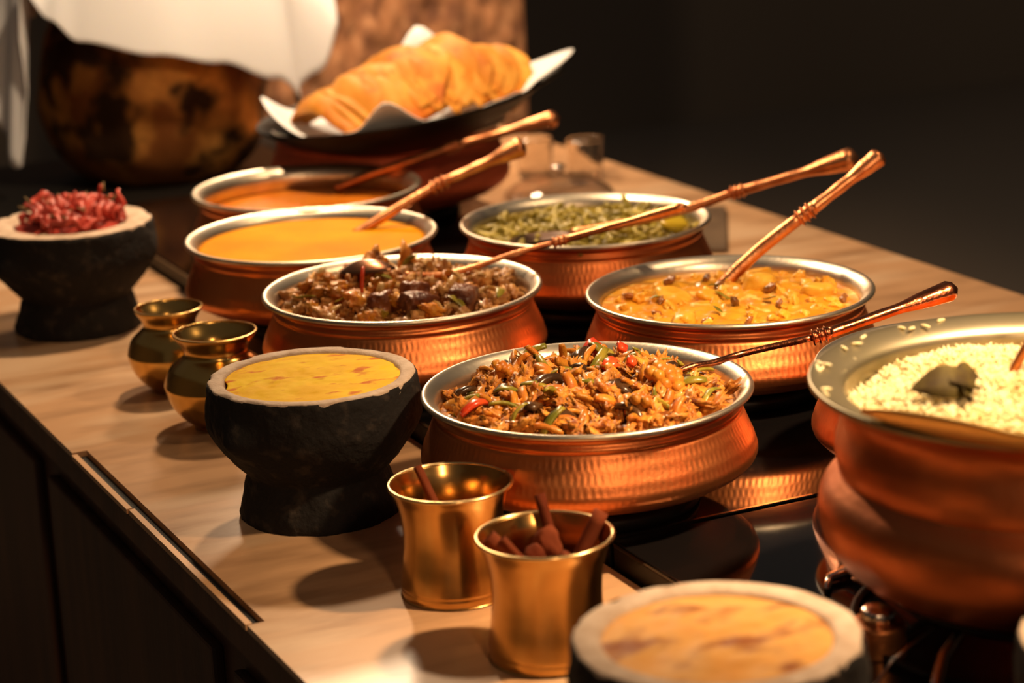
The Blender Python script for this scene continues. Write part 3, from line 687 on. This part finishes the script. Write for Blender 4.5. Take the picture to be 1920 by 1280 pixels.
cinnamon('upright cinnamon stick rising highest from the nearer tumbler', (c2[0]+.022, c2[1]-.004, CT+.03), (c2[0]+.016, c2[1]+.040, CT+.122), .0052, 'cinnamon in the nearer tumbler')
cinnamon('cinnamon stick over the right rim of the nearer tumbler', (c2[0]+.012, c2[1]+.006, CT+.04), (c2[0]+.052, c2[1]+.000, CT+.112), .0070, 'cinnamon in the nearer tumbler')
for k, (x, y, z, s_) in enumerate(((-.004, .012, .078, .013), (.012, .020, .084, .016), (.014, -.006, .072, .014), (-.012, -.008, .066, .014))):
    o = obj('whole_nutmeg', blob(130+k, s_*.8, s_*.7, s_, .25, 1.4, 3), cinn, None, (c2[0]+x, c2[1]+y, CT+z)); tag(o, 'brown whole spice pod among the cinnamon in the nearer tumbler', 'spice', 'whole spice pods in the nearer tumbler')

# ------------------------------------------------------------------ wok, paper, crisp flatbreads
WK = (1.262, 3.045, 1.098)
t = thing('black_wok', 'shallow black wok resting on the red-lit copper pot', 'wok', (1.262, 3.06, 1.030))
t.rotation_euler = (0, 0, 0)
tiltv = Matrix.Rotation(math.radians(-7), 4, Vector((math.sin(A25), math.cos(A25), 0)))
P = smooth_prof([(0, -.066), (.06, -.062), (.12, -.045), (.17, -.022), (.205, 0), (.2085, .001), (.2085, -.001), (.206, -.003), (.172, -.026), (.12, -.050), (.06, -.067), (0, -.071)], 3)
wk = obj('wok_body', lathe(P, 96, None, 'wok'), blackmetal, t, (0, -.01, .068)); wk.rotation_euler = tiltv.to_euler()
for sg in (1,):
    a0 = math.radians(-25) if sg > 0 else math.radians(155)
    hp = [(.205*math.cos(a0+q), .205*math.sin(a0+q), 0) if abs(q) > .15 else (.235*math.cos(a0+q), .235*math.sin(a0+q), .012) for q in (-.2, -.12, 0, .12, .2)]
    hp = [tiltv @ Vector(p) for p in hp]; hp = [tuple(p+Vector((0, -.01, .068))) for p in hp]
    obj('wok_handle', tube(smooth_prof(hp, 4), [.005]*17, 8), blackmetal, t)
def W(r, deg, z):   # point in the wok frame; deg measured from the picture's right hand
    a = math.radians(deg)-A25
    v_ = Vector((r*math.cos(a), r*math.sin(a), z)); return tiltv @ v_
# paper liner: polar sheet with four corners
def sheet(name, rfun, zfun, m, label, cat, loc, thick=.0012, nr=16, na=120, parent=None):
    vs, fs = [], []
    for i in range(nr+1):
        for k in range(na):
            d = 360*k/na; r_, z_ = rfun(d)*i/nr, 0
            z_ = zfun(d, i/nr, r_); vs.append(W(r_, d, z_))
    for i in range(nr):
        for k in range(na):
            k2 = (k+1) % na; fs.append((i*na+k, (i+1)*na+k, (i+1)*na+k2, i*na+k2))
    me = mesh(name, vs, fs); bm = bmesh.new(); bm.from_mesh(me); bmesh.ops.remove_doubles(bm, verts=bm.verts, dist=1e-6); bmesh.ops.recalc_face_normals(bm, faces=bm.faces)
    bmesh.ops.solidify(bm, geom=bm.faces, thickness=thick); bm.to_mesh(me); bm.free(); me.polygons.foreach_set('use_smooth', [True]*len(me.polygons))
    o = obj(name, me, m, None, loc); tag(o, label, cat); return o
def pk(d, c, w_): x = abs((d-c+180) % 360-180)/w_; return .5+.5*math.cos(PI*x)*.6+.4*(.5-x) if x < 1 else 0
CR = ((10, 30, .068, .020), (80, 22, .012, .078), (186, 46, .004, .044), (268, 15, -.002, .040), (312, 12, .012, .002))   # angle, half width, extra radius, extra height
def prf(d): return .192+sum(e*pk(d, c, w_) for c, w_, e, h in CR)+.004*math.sin(math.radians(d*7))
def pzf(d, q, r_):
    b_ = -.060+.060*(min(r_, .205)/.205)**2
    up = sum(h*pk(d, c, w_)*max(0, (q-.68)/.32)**1.2 for c, w_, e, h in CR)
    return b_+.004+up+.003*math.sin(math.radians(d*9))*q
sheet('paper_liner', prf, pzf, paper, 'white paper liner with upturned corners lining the black wok', 'paper', (1.262, 3.05, 1.098))
crisp = mat('crisp_flatbread', (.54, .20, .020), .6, 0, c2=(.66, .31, .05), nscale=12, contrast=(.4, .6), c3=(.42, .11, .010), n3=18, r3=(.54, .68), bump=.4, bscale=90, rnd=.15, spec=.2)
def folded(seed, rad):
    """a thin round crisp folded in half (fold along x, body running to +y) and arched over its length"""
    vs, fs = [], []; na, nr = 30, 22; g = .0030
    for sk in (0, 1):
        for i in range(na+1):
            s_ = i/na*2-1; x = rad*s_; dp = rad*math.sqrt(max(0, 1-s_*s_))+.004
            for j in range(nr+1):
                u = j/nr
                if u < .42: y = dp*(1-u/.42); z = g
                elif u > .58: y = dp*((u-.58)/.42); z = -g
                else:
                    a = (u-.42)/.16*PI; y = -g*math.sin(a)*1.3; z = g*math.cos(a)
                n = .005*noise.noise(Vector((x*22, y*22, seed)))+.0042*math.sin(y*105+seed+x*14)+.0022*math.sin(y*47-x*30)
                h = -x*x/(2*.125)+n
                vs.append((x, y+.004*noise.noise(Vector((x*16, 0, seed+5))), h+z*(1-.22*sk)-.0))
    m_ = (na+1)*(nr+1)
    for i in range(na):
        for j in range(nr):
            a = i*(nr+1)+j; f = (a, a+1, a+nr+2, a+nr+1); fs.append(f); fs.append(tuple(m_+q for q in reversed(f)))
    me = mesh('folded', vs, fs); bm = bmesh.new(); bm.from_mesh(me); bmesh.ops.recalc_face_normals(bm, faces=bm.faces); bm.to_mesh(me); bm.free(); return me
FM = [folded(i, .108+.006*(i % 3)) for i in range(6)]
for me in FM: me.materials.append(crisp)
NB = 15
ORD = ['lowest', 'second', 'third', 'fourth', 'fifth', 'sixth', 'seventh', 'eighth', 'ninth', 'tenth', 'eleventh', 'twelfth', 'thirteenth', 'fourteenth', 'topmost']
rr = random.Random(11)
for k in range(NB):
    x = k/(NB-1)
    rx = -.128+.215*x; ry = -.062+.074*x              # picture right / picture depth
    a = -A25; ex = Vector((math.cos(a), math.sin(a), 0)); ey = Vector((-math.sin(a), math.cos(a), 0))
    pos = Vector((1.262, 3.05, 1.098))+ex*rx+ey*ry+Vector((0, 0, .006+.050*math.sin(x*PI*.72)))
    o = obj('folded_flatbread', FM[k % 6], None, None, tuple(pos))
    o.scale = (1-.22*max(0, x-.35),)*3; o.location.z += .012*max(0, x-.5)
    th_ = math.radians(-58+14*x+rr.uniform(-3, 3))-A25          # fold direction in plan
    o.rotation_euler = (Matrix.Rotation(th_, 3, 'Z') @ Matrix.Rotation(math.radians(26-24*x+rr.uniform(-2, 2)), 3, 'X') @ Matrix.Rotation(math.radians(-4+8*x), 3, 'Y')).to_euler()
    tag(o, ORD[k]+(' crisp' if k in (0, 14) else '')+' folded golden flatbread of the wok pile, counting from the front left', 'bread', 'folded flatbreads in the wok')

# ------------------------------------------------------------------ clear glasses behind the bean pot
for k, (u, v, lb) in enumerate(((1.610, 3.335, 'left one of two small clear glasses on the far marble'), (1.672, 3.275, 'right one of two small clear glasses on the far marble'), )):
    t = thing('drinking_glass', lb, 'glass', (u, v, CT), 0, 'clear glasses')
    P = smooth_prof([(0, 0), (.022, 0), (.026, .003), (.029, .03), (.031, .062), (.0305, .0635), (.0290, .062), (.0270, .03), (.024, .008), (0, .007)], 3)
    obj('glass_body', lathe(P, 64), clear, t)
t = thing('glass_lid', 'clear glass lid lying on the marble in front of the two glasses', 'lid', (1.575, 3.18, CT))
obj('lid_dome', lathe(smooth_prof([(.085, .001), (.086, .004), (.075, .014), (.05, .026), (.02, .031), (0, .032)], 4)+smooth_prof([(0, .029), (.02, .028), (.05, .023), (.074, .011), (.083, .001), (.085, .001)], 4), 96), clear, t)
obj('lid_knob', lathe(smooth_prof([(.006, .031), (.006, .036), (.012, .042), (.010, .048), (0, .050)], 3), 32), chrome, t)

# thin dark slab standing in for the shade on the marble by the bean pot
t = obj('shade_slab', box(-.10, -.13, 0, .10, .15, .006, .001), mat('shade_brown', (.10, .065, .040), .5, 0, c2=(.15, .10, .06), nscale=14), None, (1.565, 2.85, CT+.0005), (0, 0, math.radians(-30.5)))
tag(t, 'thin dark slab standing in for shade on the marble right of the green bean pot', 'slab')

# burner can under the rice pot
t = thing('burner_can', 'small dark burner can with knurled metal cap near the bottom edge', 'burner', (.945, 1.385, PZ))
obj('can_body', lathe(smooth_prof([(0, 0), (.020, 0), (.021, .002), (.021, .022), (.019, .025), (.012, .026), (0, .026)], 2), 40), copper_dark, t)
obj('cap', lathe([(.012, .026), (.013, .027), (.013, .034), (.011, .036), (0, .036)], 48, lambda a, r, z: (r*(1+.06*math.sin(a*16)), z)), chrome, t)

# ------------------------------------------------------------------ big vessel and cloth
VX = (1.10, 3.72)
t = thing('large_copper_vessel', 'huge dark mottled copper vessel at the back left under a cloth', 'vessel', (*VX, CT+.0086))
P = smooth_prof([(0, 0), (.10, 0), (.135, .012), (.168, .05), (.185, .105), (.188, .16), (.180, .215), (.160, .262), (.135, .29), (.128, .305), (.135, .325), (.160, .345), (.165, .350), (.158, .352)], 4)
def dents(a, r, z): return r+.012*nz(math.cos(a)*2.4, math.sin(a)*2.4, z*12, 1, 7)+.002*nz(math.cos(a)*7, math.sin(a)*7, z*40, 1, 8), z
obj('vessel_body', lathe(P, 160, dents, 'vessel'), mat('mottled_copper', (.30, .11, .030), .42, .75, c2=(.85, .42, .10), nscale=9, contrast=(.45, .62), c3=(.06, .03, .014), n3=11, r3=(.50, .60), rvar=.2, bump=.25, bscale=60), t)
obj('vessel_lid', lathe(smooth_prof([(.236, .353), (.238, .360), (.20, .375), (.12, .392), (0, .40)], 3)+[(0, .39), (.12, .38), (.2, .362), (.236, .353)], 96), copper_dark, t)
t2 = obj('serving_board', box(-.33, -.25, 0, .23, .24, .008, .003), mat('black_board', (.01, .009, .008), .5), None, (*VX, CT+.0005)); tag(t2, 'thick black board under the huge copper vessel', 'board')
# draped cloth over the lid: polar drape with hanging corners
vs, fs = [], []; nr, na = 34, 260
HEM = {-180: .15, -152: .22, -132: .31, -128: .20, -124.5: .045, -122: .030, -113: .07, -104: .105, -80: .130, -60: .152, -40: .19, -22: .245, -14: .20, -7: .13, 2: .06, 60: .1, 120: .1, 180: .15}
ks = sorted(HEM)
def hem(d):
    for a, b_ in zip(ks, ks[1:]):
        if a <= d <= b_:
            x = (d-a)/(b_-a); x = x*x*(3-2*x); return HEM[a]+(HEM[b_]-HEM[a])*x
for i in range(nr+1):
    q = i/nr
    for k in range(na):
        d = -180+360*k/na; ph = math.radians(d)-A25; L = hem(d)
        if q < .5:
            r_ = .242*q*2; z_ = .411-.042*(q*2)**2
        else:
            s_ = (q-.5)*2
            fold = .003*math.sin(math.radians(d)*9+1)*s_-.030*math.exp(-((d+19)/5)**2)*s_+(.010*math.sin(math.radians(d)*26)*s_ if d < -126 else 0)
            r_ = .245+.012*math.sin(s_*1.6)+fold*min(1, L/.08)+(.030*pk(d, -7, 14)*s_)+.030*s_; z_ = .368-L*s_
        vs.append((r_*math.cos(ph), r_*math.sin(ph), z_))
for i in range(nr):
    for k in range(na):
        k2 = (k+1) % na; fs.append((i*na+k, (i+1)*na+k, (i+1)*na+k2, i*na+k2))
me = mesh('cloth', vs, fs); bm = bmesh.new(); bm.from_mesh(me); bmesh.ops.remove_doubles(bm, verts=bm.verts, dist=1e-6); bmesh.ops.recalc_face_normals(bm, faces=bm.faces)
bmesh.ops.solidify(bm, geom=bm.faces, thickness=.002); bm.to_mesh(me); bm.free(); me.polygons.foreach_set('use_smooth', [True]*len(me.polygons))
o = obj('draped_cloth', me, cloth, None, (*VX, CT+.0086)); tag(o, 'white cloth draped over the huge copper vessel, corners hanging', 'cloth')
